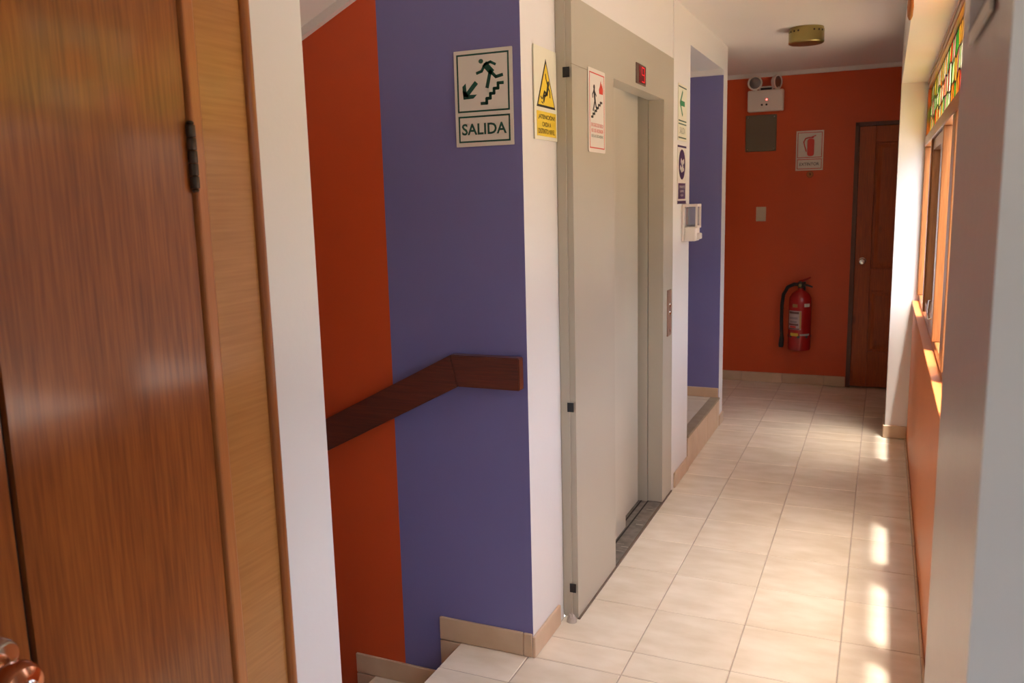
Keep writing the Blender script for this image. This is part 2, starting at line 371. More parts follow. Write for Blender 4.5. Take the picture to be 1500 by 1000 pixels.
baseboard('baseboard_stair', 'tan stepped tile baseboard along the purple stairwell wall',
          [('x', 2.500, 2.511, -1.092, -1.058, 0, BH+.004, 9), ('x', 2.500, 2.511, -1.424, -1.092, 0, BH+.004, 9), ('x', 2.500, 2.511, -1.424, NX+.02, -RISE, -.002, 9)] +
          [('x', 2.500, 2.511, -1.424-RUN*k, -1.424-RUN*(k-1), -RISE*k, -RISE*k+BH-.004, 9) for k in range(1, 6)] +
          [('x', 2.500, 2.511, -1.424-RUN*k, NX-RUN*k+.02, -RISE*(k+1), -RISE*k-.002, 9) for k in range(1, 6)])
baseboard('baseboard_elevator', 'tile baseboard on the white wall between elevator and alcove', [('y', -1.0, -.988, 4.395, 4.737, 0, BH, 9)])
baseboard('baseboard_alcove', 'tile baseboard at the foot of the purple alcove wall', [('x', 5.748, 5.76, -2.0, -1.001, .200, .268, -1.9)])
baseboard('baseboard_strip', 'narrow tile baseboard on the white end of the alcove wall', [('y', -1.0, -.988, 5.758, 5.905, 0, BH-.01, 9)])
baseboard('baseboard_right', 'low tile baseboard under the orange window wall', [('y', .174, .186, 1.25, 5.797, 0, .012, 1.30)])

# ================================================================== WOODEN DOUBLE DOOR (left)
d1 = thing('door_1', 'varnished brown wooden double door with pale casing at the left edge', 'door', (-1.07, .5, 0), kind='structure')
XF = -1.068
main = obj('door_leaf', B(XF-.04, XF, -.10, .723, .008, 2.075, bev=.0006), DOORW, d1)
side = obj('narrow_leaf', B(XF-.04, XF, .733, 1.102, .008, 2.075, bev=.0006), DOORW, d1)
obj('leaf_gap', B(XF-.035, XF-.012, .721, .735, .008, 2.075), DARK, d1)
obj('jamb', B(-1.22, -1.060, 1.106, 1.132, 0, 2.10, bev=.004, seg=2), JAMBW, d1, label='thin orange-brown jamb edge')
obj('jamb', B(-1.22, -1.066, -.128, -.102, 0, 2.10, bev=.002), BEADW, d1)
obj('jamb_head', B(-1.22, -1.066, -.128, 1.130, 2.078, 2.104, bev=.002), BEADW, d1)
obj('casing', B(-1.072, -1.061, 1.130, 1.243, 0, 2.215, bev=.001), CASW, d1, label='pale flat veneer casing')
obj('casing', B(-1.072, -1.061, -.243, -.128, 0, 2.215, bev=.001), CASW, d1)
obj('casing_head', B(-1.072, -1.061, -.128, 1.130, 2.104, 2.215, bev=.001), CASW, d1)
def bead(y0, y1):
    bm = bmesh.new(); n = 8; c = (y0+y1)/2; r = (y1-y0)/2
    poly = [(y0, -1.072)]+[(c-r*math.cos(math.pi*k/n), -1.060+.011*math.sin(math.pi*k/n)) for k in range(n+1)]+[(y1, -1.072)]
    return prism(bm, poly, lambda u, v, w: Vector((v, u, w)), 2.235)
obj('bead', bead(1.243, 1.263), BEADW, d1, smooth=True, label='rounded red-brown edge moulding')
obj('bead', bead(-.263, -.243), BEADW, d1, smooth=True)
for zc in (1.656, .25):
    bm = bmesh.new()
    for k in range(5):
        lathe(bm, (XF+.006, 1.104, zc-.0525+k*.021+.0008), (0, 0, 1), [(.0072, 0), (.0078, .001), (.0078, .0186), (.0072, .0196)], 14)
    h = obj('hinge', bm, BRONZE, d1, smooth=True, label='dark bronze butt hinge')
    bm = bmesh.new(); lathe(bm, (XF+.006, 1.104, zc+.0525), (0, 0, 1), [(.005, 0), (.0065, .003), (.004, .006)], 12); lathe(bm, (XF+.006, 1.104, zc-.0585), (0, 0, 1), [(.004, 0), (.0065, .003), (.005, .006)], 12)
    obj('pin_cap', bm, BRONZE, h, smooth=True)
kn = obj('door_knob', lathe(bmesh.new(), (XF+.010, .662, .964), (1, 0, 0), [(.014, 0), (.014, .022), (.026, .030), (.031, .042), (.031, .054), (.026, .064), (.016, .069), (.004, .070)], 28), COPPER, d1, smooth=True, label='polished copper door knob')
obj('rose', lathe(bmesh.new(), (XF, .662, .964), (1, 0, 0), [(.036, 0), (.036, .004), (.030, .010), (.016, .012)], 28), COPPER, kn, smooth=True)
obj('keyhole_button', lathe(bmesh.new(), (XF+.079, .662, .964), (1, 0, 0), [(.011, 0), (.011, .004), (.008, .006)], 18), CHROME, kn, smooth=True)
obj('deadbolt_collar', lathe(bmesh.new(), (XF, .674, .992), (1, 0, 0), [(.020, 0), (.020, .022), (.016, .028), (.006, .029)], 24), CHROME, d1, smooth=True, label='chrome lock collar')

# ================================================================== HANDRAIL
hr = thing('handrail', 'dark varnished wooden plank handrail on the purple stairwell wall', 'handrail', (-1.6, 2.47, .6))
def rail_poly(poly):
    bm = bmesh.new(); prism(bm, [(u*.989, 1.57-(1.57-v)*.989) for u, v in poly], lambda u, v, n: Vector((u, 2.459+n, v)), .038)
    bmesh.ops.bevel(bm, geom=list(bm.edges), offset=.003, segments=2, affect='EDGES'); return bm
sl_ = .505
obj('level_rail', rail_poly([(-1.306, .953), (-1.078, .953), (-1.078, 1.062), (-1.330, 1.062)]), RAILW, hr)
obj('sloping_rail', rail_poly([(-1.3065, .953), (-1.3305, 1.062), (-1.3305-2.2, 1.062-2.2*sl_), (-1.3065-2.224, .953-2.224*sl_)]), RAILW, hr)
for x, z in ((-1.16, 1.01), (-1.72, .80), (-2.55, .38)): obj('wall_bracket', lathe(bmesh.new(), (x, 2.492, z), (0, 1, 0), [(.012, 0), (.012, .010), (.024, .012), (.024, .0185)], 16), BRONZE, hr, smooth=True)

# ================================================================== ELEVATOR
el = thing('elevator', 'beige-grey painted metal elevator front with sliding doors', 'elevator', (-1.0, 3.58, 0))
EY0, EY1, OY0, OY1, OZ, EZ = 2.820, 4.342, 3.308, 4.140, 2.036, 2.252
fr = obj('front_frame', boxes([(-1.0575, -1.0, EY0, EY0+.02, .006, EZ), (-1.075, -1.0, EY0+.02, OY0, .006, EZ), (-1.075, -1.0, OY1, EY1, .006, EZ), (-1.075, -1.0, OY0, OY1, OZ, EZ)]), METAL, el)
obj('side_flange', B(-1.057, -1.022, EY0-.006, EY0-.0005, .012, EZ, bev=.0015), METAL, fr)
obj('seam', B(-1.004, -.9994, EY0-.001, 2.985, 2.0265, 2.0285), mat('seam_shadow', (.30, .26, .20), .6), fr)
obj('door_panel', B(-1.105, -1.078, 3.20, 3.735, .012, OZ+.03, bev=.002), DOORM, el, label='front sliding door panel')
obj('door_panel', B(-1.145, -1.118, 3.66, 4.100, .012, OZ+.03, bev=.002), DOORM, el, label='rear sliding door panel')
obj('inner_jamb', boxes([(-1.20, -1.078, 4.135, 4.20, .0, OZ+.04), (-1.20, -1.15, 4.085, 4.135, .0, OZ+.04)]), METAL, el)
obj('shaft_backing', boxes([(-1.25, -1.20, 3.2, 4.20, -.02, OZ+.06), (-1.20, -1.08, 3.2, 4.2, OZ+.035, OZ+.06), (-1.2, -1.06, 3.16, 3.199, 0, OZ+.06)]), DARK, el)
sp = obj('threshold', B(-1.20, -.998, OY0-.004, OY1+.03, -.004, .004), SILLM, el, label='scuffed dark metal door threshold')
for x in (-1.074, -1.108, -1.149): obj('groove', B(x-.004, x+.003, OY0, OY1, .0035, .0052), DARK, sp)
for y, l, x in ((3.47, .03, -1.03), (3.52, .045, -1.022), (3.55, .02, -1.05), (3.80, .06, -1.03), (3.86, .02, -1.05), (4.02, .025, -1.035)):
    obj('scratch', B(x-.018, x+.016, y, y+l*.22, .004, .0046), mat('bare_metal', (.42, .38, .33), .4, .6), sp)
obj('floor_gap', B(-1.004, -.994, EY0, EY1, -.002, .006), mat('dark_brown_strip', (.16, .12, .09), .8), el)  # dark brown strip filling the gap between frame and floor
ind = obj('floor_indicator', B(-1.001, -.996, 3.632, 3.785, 2.056, 2.141, bev=.001), mat('brown_bezel', (.10, .06, .045), .4), el, label='small red floor display')
obj('screen', B(-.9965, -.9945, 3.672, 3.780, 2.063, 2.134), DISPL, ind)
bm = bmesh.new()
for (y0, y1, z0, z1) in ((3.712, 3.758, 2.126, 2.131), (3.712, 3.758, 2.096, 2.101), (3.712, 3.758, 2.067, 2.072), (3.752, 3.760, 2.072, 2.126), (3.710, 3.716, 2.101, 2.126)):
    box(bm, -.9950, -.9938, y0, y1, z0, z1)
obj('digit_segments', bm, LEDSEG, ind)
cp = obj('call_panel', B(-1.001, -.994, 4.222, 4.300, .866, 1.104, bev=.0015), mottled('brown_steel', (.24, .14, .10), (.30, .18, .13), 9, .35), el, label='narrow call button plate')
for z in (.985, 1.025): obj('button', lathe(bmesh.new(), (-.994, 4.261, z), (1, 0, 0), [(.014, 0), (.014, .003), (.011, .005)], 18), CHROME, cp, smooth=True)
obj('key_switch', lathe(bmesh.new(), (-.994, 4.261, .895), (1, 0, 0), [(.008, 0), (.008, .003), (.006, .004)], 14), CHROME, cp, smooth=True)
for z in (2.000, .826, .126): obj('black_tape', B(-1.030, -1.006, EY0-.0095, EY0-.0062, z-.017, z+.017), BLACK, el, label='small square of black tape')
# plaster lump at the foot of the frame
bm = bmesh.new(); bmesh.ops.create_icosphere(bm, subdivisions=3, radius=1)
for v in bm.verts:
    v.co = Vector((-1.018+v.co.x*.019, 2.793+v.co.y*.016, .0+max(0, v.co.z)*.030*(1+.3*math.sin(v.co.x*9)*math.cos(v.co.y*7))))
tag(obj('mortar_patch', bm, mottled('grey_mortar', (.42, .38, .33), (.58, .53, .47), 25, .9), smooth=True), 'grey patch of mortar at the foot of the elevator frame', 'mortar')

# ================================================================== SIGNS
class Sign:
    def __init__(s, name, label, o, U, N, w, h, m, t=.003, rad=0):
        s.O, s.U, s.N, s.V = Vector(o), Vector(U), Vector(N), Vector((0, 0, 1)); s.w, s.h, s.t = w, h, t; s.lay = 0
        s.root = thing(name, label, 'sign', s.O)
        s.add('plate', [[(0, 0), (w, 0), (w, h), (0, h)]], m, 0, t) if not rad else s.add('plate', [rrect(0, 0, w, h, rad)], m, 0, t)
    def M(s, off): return lambda u, v, n: s.O+s.U*u+s.V*v+s.N*(n+off)
    def add(s, name, polys, m, off=None, t=.0006, label=None):
        if off is None: off = s.t
        bm = bmesh.new()
        for p in polys: prism(bm, p, s.M(off), t)
        return obj(name, bm, m, s.root, label=label)
    def text(s, txt, u, v, w, h, m, off=None, bold=.006):
        cu = bpy.data.curves.new('t', 'FONT'); cu.body = txt; cu.resolution_u = 3; cu.offset = bold
        to = bpy.data.objects.new('t', cu); COL.objects.link(to); dg = bpy.context.evaluated_depsgraph_get(); dg.update()
        me = bpy.data.meshes.new_from_object(to.evaluated_get(dg)); bpy.data.objects.remove(to); bpy.data.curves.remove(cu)
        xs = [q.co.x for q in me.vertices]; ys = [q.co.y for q in me.vertices]
        kx = w/(max(xs)-min(xs)); ky = h/(max(ys)-min(ys)); M = s.M((s.t if off is None else off)+.0006)
        bm = bmesh.new(); bm.from_mesh(me); bpy.data.meshes.remove(me)
        for q in bm.verts: q.co = M(u+(q.co.x-min(xs))*kx, v+(q.co.y-min(ys))*ky, 0)
        return obj('lettering', bm, m, s.root)
def rrect(u0, v0, u1, v1, r, n=4):
    out = []
    for cx, cy, a in ((u1-r, v1-r, 0), (u0+r, v1-r, 90), (u0+r, v0+r, 180), (u1-r, v0+r, 270)):
        out += [(cx+r*math.cos(R(a+90*k/n)), cy+r*math.sin(R(a+90*k/n))) for k in range(n+1)]
    return out
def frame(u0, v0, u1, v1, t): return [[(u0, v0), (u1, v0), (u1, v0+t), (u0, v0+t)], [(u0, v1-t), (u1, v1-t), (u1, v1), (u0, v1)], [(u0, v0+t), (u0+t, v0+t), (u0+t, v1-t), (u0, v1-t)], [(u1-t, v0+t), (u1, v0+t), (u1, v1-t), (u1-t, v1-t)]]
def circ(u, v, r, n=20): return [(u+r*math.cos(2*math.pi*k/n), v+r*math.sin(2*math.pi*k/n)) for k in range(n)]
def ring(u, v, r0, r1, n=24):
    return [[(u+r0*math.cos(a), v+r0*math.sin(a)), (u+r1*math.cos(a), v+r1*math.sin(a)), (u+r1*math.cos(b), v+r1*math.sin(b)), (u+r0*math.cos(b), v+r0*math.sin(b))] for a, b in [(2*math.pi*k/n, 2*math.pi*(k+1)/n) for k in range(n)]]
def stroke(pts, w):
    out = []
    for (a, b), (c, d) in zip(pts, pts[1:]):
        l = math.hypot(c-a, d-b); dx, dy = (c-a)/l*w/2, (d-b)/l*w/2
        a2, b2, c2, d2 = a-dx*.6, b-dy*.6, c+dx*.6, d+dy*.6
        out.append([(a2-dy, b2+dx), (a2+dy, b2-dx), (c2+dy, d2-dx), (c2-dy, d2+dx)])
    return out

# SALIDA with stairs, on the purple wall. Artwork drawn on a 433 x 728 grid
W, H = .204, .298; k = W/433
def G(x, y): return ((x)*k, H-(y-3)*H/722)
def GP(l): return [G(*p) for p in l]
sg = Sign('exit_sign', 'green and white exit sign with running figure, stairs and arrow on the purple wall', (-1.288, 2.508, 1.7475), (1, 0, 0), (0, -1, 0), W, H, SIGNW, rad=.002)
sg.add('border', frame(.0095, .107, .1925, .2865, .0052), GREEN); sg.add('border', frame(.0105, .0125, .1925, .0955, .0052), GREEN)
sg.add('running_figure', [[G(204+17*math.cos(t*.314), 92+17*math.sin(t*.314)) for t in range(20)][::-1]]+[s for l, w in (
    ([(237, 122), (278, 172)], 34), ([(232, 120), (208, 166), (172, 178)], 15), ([(232, 117), (274, 102), (308, 122)], 14),
    ([(272, 168), (246, 285)], 20), ([(270, 168), (312, 215), (358, 204)], 17)) for s in stroke(GP(l), w*k*1.22)], GREEN)
sg.add('arrow', [GP([(60, 270), (85, 246), (90, 310), (66, 366)]), GP([(66, 366), (140, 363), (168, 335), (104, 334)]), GP([(60, 300), (66, 366), (104, 334), (90, 310)])]+stroke(GP([(160, 252), (88, 338)]), 30*k), GREEN)
sg.add('stair_symbol', stroke(GP([(200, 405), (240, 405), (240, 370), (268, 370), (268, 335), (296, 335), (296, 300), (326, 300), (326, 262), (362, 262)]), 20*k), GREEN)
sg.text('SALIDA', .022, .036, .158, .036, GREEN, bold=.022)

# fall warning on the white wall
sg = Sign('fall_warning_sign', 'yellow triangle fall warning sign on the white wall left of the elevator', (-1.055, 2.605, 1.769), (0, 1, 0), (1, 0, 0), .203, .296, SIGNC)
T = [(.1025, .262), (.018, .105), (.187, .105)]
sg.add('triangle', [T], INK)
c = (.1025, .1573)
sg.add('triangle_fill', [[((x-c[0])*.86+c[0], (y-c[1])*.86+c[1]) for x, y in T]], YEL, .0036)
sg.add('falling_figure', [circ(.122, .185, .0085)]+[s for l, w in (([(.118, .176), (.108, .150)], .014), ([(.108, .150), (.088, .142), (.078, .124)], .009), ([(.108, .150), (.086, .156), (.070, .134)], .008),
    ([(.118, .174), (.102, .198), (.096, .212)], .006), ([(.118, .174), (.134, .160), (.136, .142)], .006), ([(.062, .132), (.052, .138)], .005), ([(.070, .118), (.060, .122)], .004)) for s in stroke(l, w)], INK, .0042)
sg.add('text_panel', [[(.016, .012), (.192, .012), (.192, .092), (.016, .092)]], YEL)
sg.text('¡ATENCIÓN!', .028, .064, .150, .021, INK, .0036, .014); sg.text('CAIDA A', .062, .043, .080, .015, INK, .0036); sg.text('DISTINTO NIVEL', .028, .020, .150, .016, INK, .0036)

# fire / stairs notice on the elevator
sg = Sign('fire_stairs_sign', 'white red-bordered fire and stairs notice stuck on the elevator frame', (-.9985, 2.985, 1.742), (0, 1, 0), (1, 0, 0), .200, .298, SIGNW, .002, rad=.008)
sg.add('border', frame(.012, .014, .188, .284, .004), SRED)
sg.add('figure', [circ(.066, .233, .009)]+[s for l, w in (([(.066, .222), (.076, .185)], .015), ([(.062, .220), (.046, .205), (.050, .196)], .006), ([(.072, .218), (.090, .204)], .006), ([(.074, .186), (.062, .162), (.054, .150)], .009), ([(.078, .186), (.088, .164), (.100, .160)], .009)) for s in stroke(l, w)], INK)
sg.add('stair_symbol', stroke([(.032, .126), (.050, .126), (.050, .138), (.072, .138), (.072, .150), (.094, .150), (.094, .162), (.116, .162), (.116, .174), (.138, .174), (.138, .184), (.160, .184)], .008), INK)
sg.add('flame', [[(.128, .215), (.170, .215), (.172, .232), (.160, .255), (.154, .240), (.146, .262), (.134, .240), (.124, .230)], ], SRED)
sg.text('EN CASO DE FUEGO', .030, .092, .140, .013, SRED); sg.text('NO USE ASCENSOR', .030, .072, .140, .013, SRED); sg.text('USE LAS ESCALERAS', .030, .054, .140, .010, GREEN)

# arrow exit sign and purple hand sign past the elevator
sg = Sign('arrow_exit_sign', 'pale green exit sign with left arrow above the purple notice', (-.9985, 4.432, 1.862), (0, 1, 0), (1, 0, 0), .205, .285, SIGNC, .002)
for q_ in ([[(.01, .268), (.195, .268), (.195, .274), (.01, .274)], [(.01, .098), (.195, .098), (.195, .104), (.01, .104)], [(.01, .082), (.195, .082), (.195, .088), (.01, .088)], [(.01, .012), (.195, .012), (.195, .018), (.01, .018)]]): sg.add('border', [q_], GREEN)
sg.add('arrow', stroke([(.145, .190), (.060, .190)], .026)+stroke([(.100, .248), (.045, .190), (.100, .132)], .016), GREENB)
sg.text('SALIDA', .035, .035, .135, .034, mat('sign_faded_grey', (.30, .33, .25), .5))
sg = Sign('hand_hygiene_sign', 'white notice with dark purple circle above the soap dispenser', (-.9985, 4.428, 1.535), (0, 1, 0), (1, 0, 0), .205, .302, SIGNW, .002)
for q_ in ([[(.0, .292), (.205, .292), (.205, .302), (.0, .302)], [(.0, .0), (.205, .0), (.205, .016), (.0, .016)]]): sg.add('border', [q_], SPURP)
sg.add('disc', [circ(.1025, .205, .078, 30)], SPURP)
sg.add('hands_symbol', [s for l, w in (([(.060, .190), (.090, .175), (.120, .195)], .022), ([(.080, .225), (.105, .210), (.140, .222)], .024), ([(.100, .172), (.140, .180)], .016)) for s in stroke(l, w)], SIGNW, .0026)
sg.add('text_panel', [[(.018, .026), (.187, .026), (.187, .108), (.018, .108)]], SPURP)
for i, t in enumerate(('DESINFECTE', 'SUS MANOS', 'AQUI')): sg.text(t, .04+.015*i, .082-.022*i, .125-.03*i, .013, SIGNW, .0026)

# extinguisher sign on the end wall
sg = Sign('extinguisher_sign', 'small white extinguisher sign with red cylinder on the end wall', (-.682, 7.297, 1.757), (1, 0, 0), (0, -1, 0), .208, .312, SIGNW)
sg.add('border', frame(.010, .100, .198, .300, .005)+frame(.010, .012, .198, .090, .005), SRED)
sg.add('cylinder_symbol', [rrect(.085, .112, .138, .250, .020)]+stroke([(.098, .256), (.130, .258)], .010)+stroke([(.120, .262), (.148, .272)], .007), SRED)
sg.add('hose_symbol', stroke([(.098, .258), (.072, .252), (.058, .225), (.066, .190), (.078, .150)], .009), SRED)
sg.text('EXTINTOR', .030, .038, .148, .024, INK)
nd = thing('number_sticker', 'small round number sticker under the extinguisher sign', 'sticker', (-.570, 7.298, 1.725))
sg2 = Sign.__new__(Sign); sg2.O, sg2.U, sg2.N, sg2.V, sg2.t, sg2.root = Vector((-.570, 7.299, 1.725)), Vector((1, 0, 0)), Vector((0, -1, 0)), Vector((0, 0, 1)), .001, nd
sg2.add('disc', [circ(0, 0, .026)], mat('amber_sticker', (.42, .13, .02), .5), -.001, .002); sg2.add('ring', ring(0, 0, .022, .026), mat('brown_ring', (.18, .05, .01), .5)); sg2.text('9', -.008, -.012, .016, .024, INK)

# sign at the top of the near pillar
sg = Sign('pillar_sign', 'slate blue sign with white ring high on the near right pillar', (.077, 1.068, 1.722), (0, -1, 0), (-1, 0, 0), .205, .300, SIGNW)
sg.add('panel', [[(.002, .014), (.203, .014), (.203, .297), (.002, .297)]], SLATE)
sg.add('ring', ring(.1025, .130, .062, .074), SIGNW, .0036); sg.add('symbol', stroke([(.085, .200), (.110, .175), (.090, .150), (.115, .128)], .014), SIGNW, .0036)

# ================================================================== DISPENSER
dp = thing('soap_dispenser', 'white wall soap dispenser with clear window and push lever', 'dispenser', (-1.0, 4.60, 1.335))
obj('back_plate', B(-.9995, -.985, 4.545, 4.655, 1.335, 1.532, bev=.004), PWHITE, dp)
obj('body', B(-.986, -.922, 4.548, 4.652, 1.335, 1.412, bev=.010, seg=3), PWHITE, dp, smooth=True)
bm = boxes([(-.986, -.916, 4.548, 4.652, 1.518, 1.532), (-.926, -.916, 4.548, 4.652, 1.405, 1.418), (-.926, -.916, 4.548, 4.557, 1.418, 1.518), (-.926, -.916, 4.643, 4.652, 1.418, 1.518)])
obj('cover_frame', bm, PWHITE, dp)
obj('clear_tank', B(-.980, -.924, 4.559, 4.641, 1.416, 1.516, bev=.006), TANK, dp)
obj('push_lever', B(-.926, -.905, 4.570, 4.630, 1.345, 1.378, bev=.006, seg=2), PWHITE, dp, smooth=True)

# ================================================================== FAR END THINGS
em = thing('emergency_light', 'white twin-head emergency light on the end wall near the ceiling', 'emergency light', (-.92, 7.3, 2.235))
obj('housing', B(-1.062, -.784, 7.225, 7.299, 2.236, 2.402, bev=.010, seg=3), PWHITE, em, smooth=True)
obj('handle', boxes([(-.975, -.965, 7.24, 7.26, 2.395, 2.428), (-.875, -.865, 7.24, 7.26, 2.395, 2.428), (-.975, -.865, 7.24, 7.26, 2.420, 2.430)]), PWHITE, em)
obj('handle_recess', B(-.962, -.878, 7.235, 7.262, 2.398, 2.4185), DARK, em)
def head(c, d):
    h = obj('lamp_head', lathe(bmesh.new(), Vector(c)-Vector(d).normalized()*.035, d, [(.022, 0), (.045, .012), (.056, .035), (.058, .050), (.050, .052), (.046, .046)], 24), PWHITE, em, smooth=True)
    obj('lens', lathe(bmesh.new(), Vector(c)+Vector(d).normalized()*.006, d, [(.046, 0), (.044, .006), (.010, .010)], 24), LENS, h, smooth=True)
    obj('neck', lathe(bmesh.new(), (c[0], c[1]+.010, 2.395), (0, 0, 1), [(.016, 0), (.016, .03)], 12), PWHITE, h, smooth=True)
head((-1.004, 7.225, 2.458), (.05, -1, -.05)); head((-.838, 7.232, 2.458), (.93, -.45, -.05))
cpn = obj('control_plate', B(-.962, -.890, 7.2225, 7.2265, 2.252, 2.318, bev=.001), PWHITE, em)
for x in (-.948, -.912): obj('button', lathe(bmesh.new(), (x, 7.223, 2.286), (0, -1, 0), [(.008, 0), (.008, .004), (.006, .006)], 14), BLACK, cpn, smooth=True)
obj('indicator_led', lathe(bmesh.new(), (-.912, 7.2262, 2.326), (0, -1, 0), [(.007, 0), (.006, .004), (.003, .006)], 14), LED, em, smooth=True, label='glowing red indicator')
pb = thing('wall_cover_plate', 'grey-brown square cover plate below the emergency light', 'cover plate', (-.96, 7.3, 1.925))
obj('plate', B(-1.080, -.837, 7.282, 7.299, 1.923, 2.213, bev=.003), GREYP, pb)
for x in (-1.062, -.855):
    for z in (1.941, 2.195): obj('screw', lathe(bmesh.new(), (x, 7.282, z), (0, -1, 0), [(.006, 0), (.005, .003)], 10), CHROME, pb, smooth=True)
sw = thing('light_switch', 'cream light switch plate on the end wall', 'switch', (-.943, 7.3, 1.357))
obj('plate', B(-.983, -.904, 7.289, 7.299, 1.357, 1.475, bev=.004, seg=2), CREAMP, sw)
obj('rocker', B(-.963, -.924, 7.284, 7.2895, 1.388, 1.444, bev=.002), CREAMP, sw)

ex = thing('fire_extinguisher', 'red fire extinguisher with black hose hanging on the end wall', 'fire extinguisher', (-.605, 7.2, .31))
EX, EYc = -.604, 7.196
obj('cylinder', lathe(bmesh.new(), (EX, EYc, .308), (0, 0, 1), [(.066, 0), (.085, .006), (.089, .025), (.089, .40), (.085, .435), (.066, .468), (.038, .488), (.022, .495), (.020, .512)], 32), EXRED, ex, smooth=True)
obj('valve', lathe(bmesh.new(), (EX, EYc, .815), (0, 0, 1), [(.020, 0), (.022, .010), (.018, .045), (.013, .060)], 16), BRONZE, ex, smooth=True)
obj('carry_handle', tube(bmesh.new(), [(EX-.005, EYc, .850), (EX+.03, EYc-.005, .846), (EX+.065, EYc-.01, .838), (EX+.092, EYc-.01, .828)], [.010, .009, .008, .006], 8), BLACK, ex, smooth=True)
obj('lever', tube(bmesh.new(), [(EX-.012, EYc, .868), (EX+.02, EYc-.005, .878), (EX+.05, EYc-.01, .893), (EX+.075, EYc-.012, .908)], [.010, .009, .007, .005], 8), EXRED, ex, smooth=True)
obj('gauge', lathe(bmesh.new(), (EX-.005, EYc-.018, .842), (0, -1, 0), [(.012, 0), (.012, .008), (.009, .010)], 16), BRASS, ex, smooth=True)
hp = [(EX-.012, EYc, .845), (EX-.05, EYc-.005, .850), (EX-.10, EYc-.01, .825), (EX-.132, EYc-.01, .765), (EX-.142, EYc-.008, .68), (EX-.143, EYc-.005, .55), (EX-.140, EYc-.002, .46), (EX-.138, EYc, .425)]
obj('hose', tube(bmesh.new(), hp, .0145, 10), RUBBER, ex, smooth=True)
obj('nozzle', tube(bmesh.new(), [(EX-.138, EYc, .43), (EX-.138, EYc, .40), (EX-.142, EYc, .345), (EX-.143, EYc, .325)], [.013, .018, .021, .017], 12), RUBBER, ex, smooth=True)
def arcpatch(a0, a1, z0, z1, r, t=.001):
    bm = bmesh.new(); n = 8; lo = []; hi = []
    for k in range(n+1):
        a = R(a0+(a1-a0)*k/n); lo.append((EX+math.sin(a)*r, EYc-math.cos(a)*r)); hi.append((EX+math.sin(a)*(r+t), EYc-math.cos(a)*(r+t)))
    rows = [[bm.verts.new((x, y, z)) for x, y in l] for l, z in ((lo, z0), (lo, z1), (hi, z1), (hi, z0))]
    for i in range(4):
        A, Bb = rows[i], rows[(i+1) % 4]
        for k in range(n): bm.faces.new((A[k], A[k+1], Bb[k+1], Bb[k]))
    for k in (0, n): bm.faces.new([rows[i][k] for i in range(4)])
    return bm
lb = obj('instruction_label', arcpatch(-62, 12, .485, .640, .0892), mat('label_paper', (.52, .40, .38), .6), ex, smooth=True)
for z0, z1, m_, a0, a1 in ((.615, .632, mat('label_brown', (.14, .05, .04), .6), -58, 0), (.570, .588, mat('label_grey', (.30, .24, .25), .6), -54, -6), (.540, .558, MATS['label_grey'], -50, -10), (.520, .534, MATS['label_brown'], -58, -2), (.500, .516, SRED, -50, -14), (.487, .497, MATS['label_brown'], -58, 4), (.495, .635, mat('label_yellow', (.50, .30, .08), .6), 4, 11)):
    obj('print_band', arcpatch(a0, a1, z0, z1, .0901, .0006), m_, lb, smooth=True)
obj('sticker', arcpatch(-35, -8, .668, .695, .0892), mat('gold_sticker', (.35, .17, .05), .5), ex, smooth=True, label='small gold sticker')
obj('sticker', arcpatch(26, 58, .672, .698, .0892), SIGNW, ex, smooth=True, label='small white sticker')
obj('strap', arcpatch(-178, 178, .418, .436, .0894, .003), RUBBER, ex, smooth=True)
obj('strap_print', arcpatch(-45, -2, .433, .458, .0894, .0012), TAPEC, ex, smooth=True, label='yellow printed tag')
obj('strap_print', arcpatch(6, 60, .437, .452, .0894, .0012), mat('silver_tag', (.40, .38, .36), .4), ex, smooth=True)
obj('wall_bracket', boxes([(EX-.03, EX+.03, 7.288, 7.299, .40, .86), (EX-.012, EX+.012, 7.215, 7.295, .818, .828)]), BLACK, ex)

# pine door in the end wall
d2 = thing('door_2', 'dark stained pine panel door in the red-orange end wall', 'door', (.19, 7.3, 0), kind='structure')
FRM = wood('dark_door_frame', (.13, .030, .008), (.08, .016, .005), 'Z', 25, .4, .2)
obj('frame_jamb', B(-.242, -.210, 7.285, 7.45, 0, 2.108), FRM, d2); obj('frame_jamb', B(.590, .622, 7.285, 7.45, 0, 2.108), FRM, d2)
obj('frame_head', B(-.242, .622, 7.285, 7.45, 2.082, 2.112), FRM, d2)
LX0, LX1, LY = -.209, .589, 7.300
XS = [(LX0, -.090), (.145, .235), (.470, LX1)]
for a, b in XS: obj('stile', B(a, b, LY, LY+.04, .01, 2.08, bev=.002), PINE, d2)
for a, b in ((-.0895, .1445), (.2355, .4695)):
    for z0, z1 in ((.01, .30), (.80, .97), (1.955, 2.08)): obj('rail', B(a, b, LY+.001, LY+.04, z0, z1, bev=.002), PINE, d2)
    for z0, z1 in ((.30, .80), (.97, 1.955)):
        obj('panel', B(a, b, LY+.016, LY+.034, z0, z1), PINE, d2)
        bm = bmesh.new(); M_ = lambda u, v, n: Vector((u, LY+.016-n, v))
        i = .045; q = [(a+.018, z0+.018), (b-.018, z0+.018), (b-.018, z1-.018), (a+.018, z1-.018)]; q2 = [(a+i, z0+i), (b-i, z0+i), (b-i, z1-i), (a+i, z1-i)]
        lo = [bm.verts.new(M_(u, v, 0)) for u, v in q]; hi = [bm.verts.new(M_(u, v, .012)) for u, v in q2]; bm.faces.new(hi); bm.faces.new(lo[::-1])
        for j in range(4): bm.faces.new((lo[j], lo[(j+1) % 4], hi[(j+1) % 4], hi[j]))
        obj('raised_field', bm, PINE, d2)
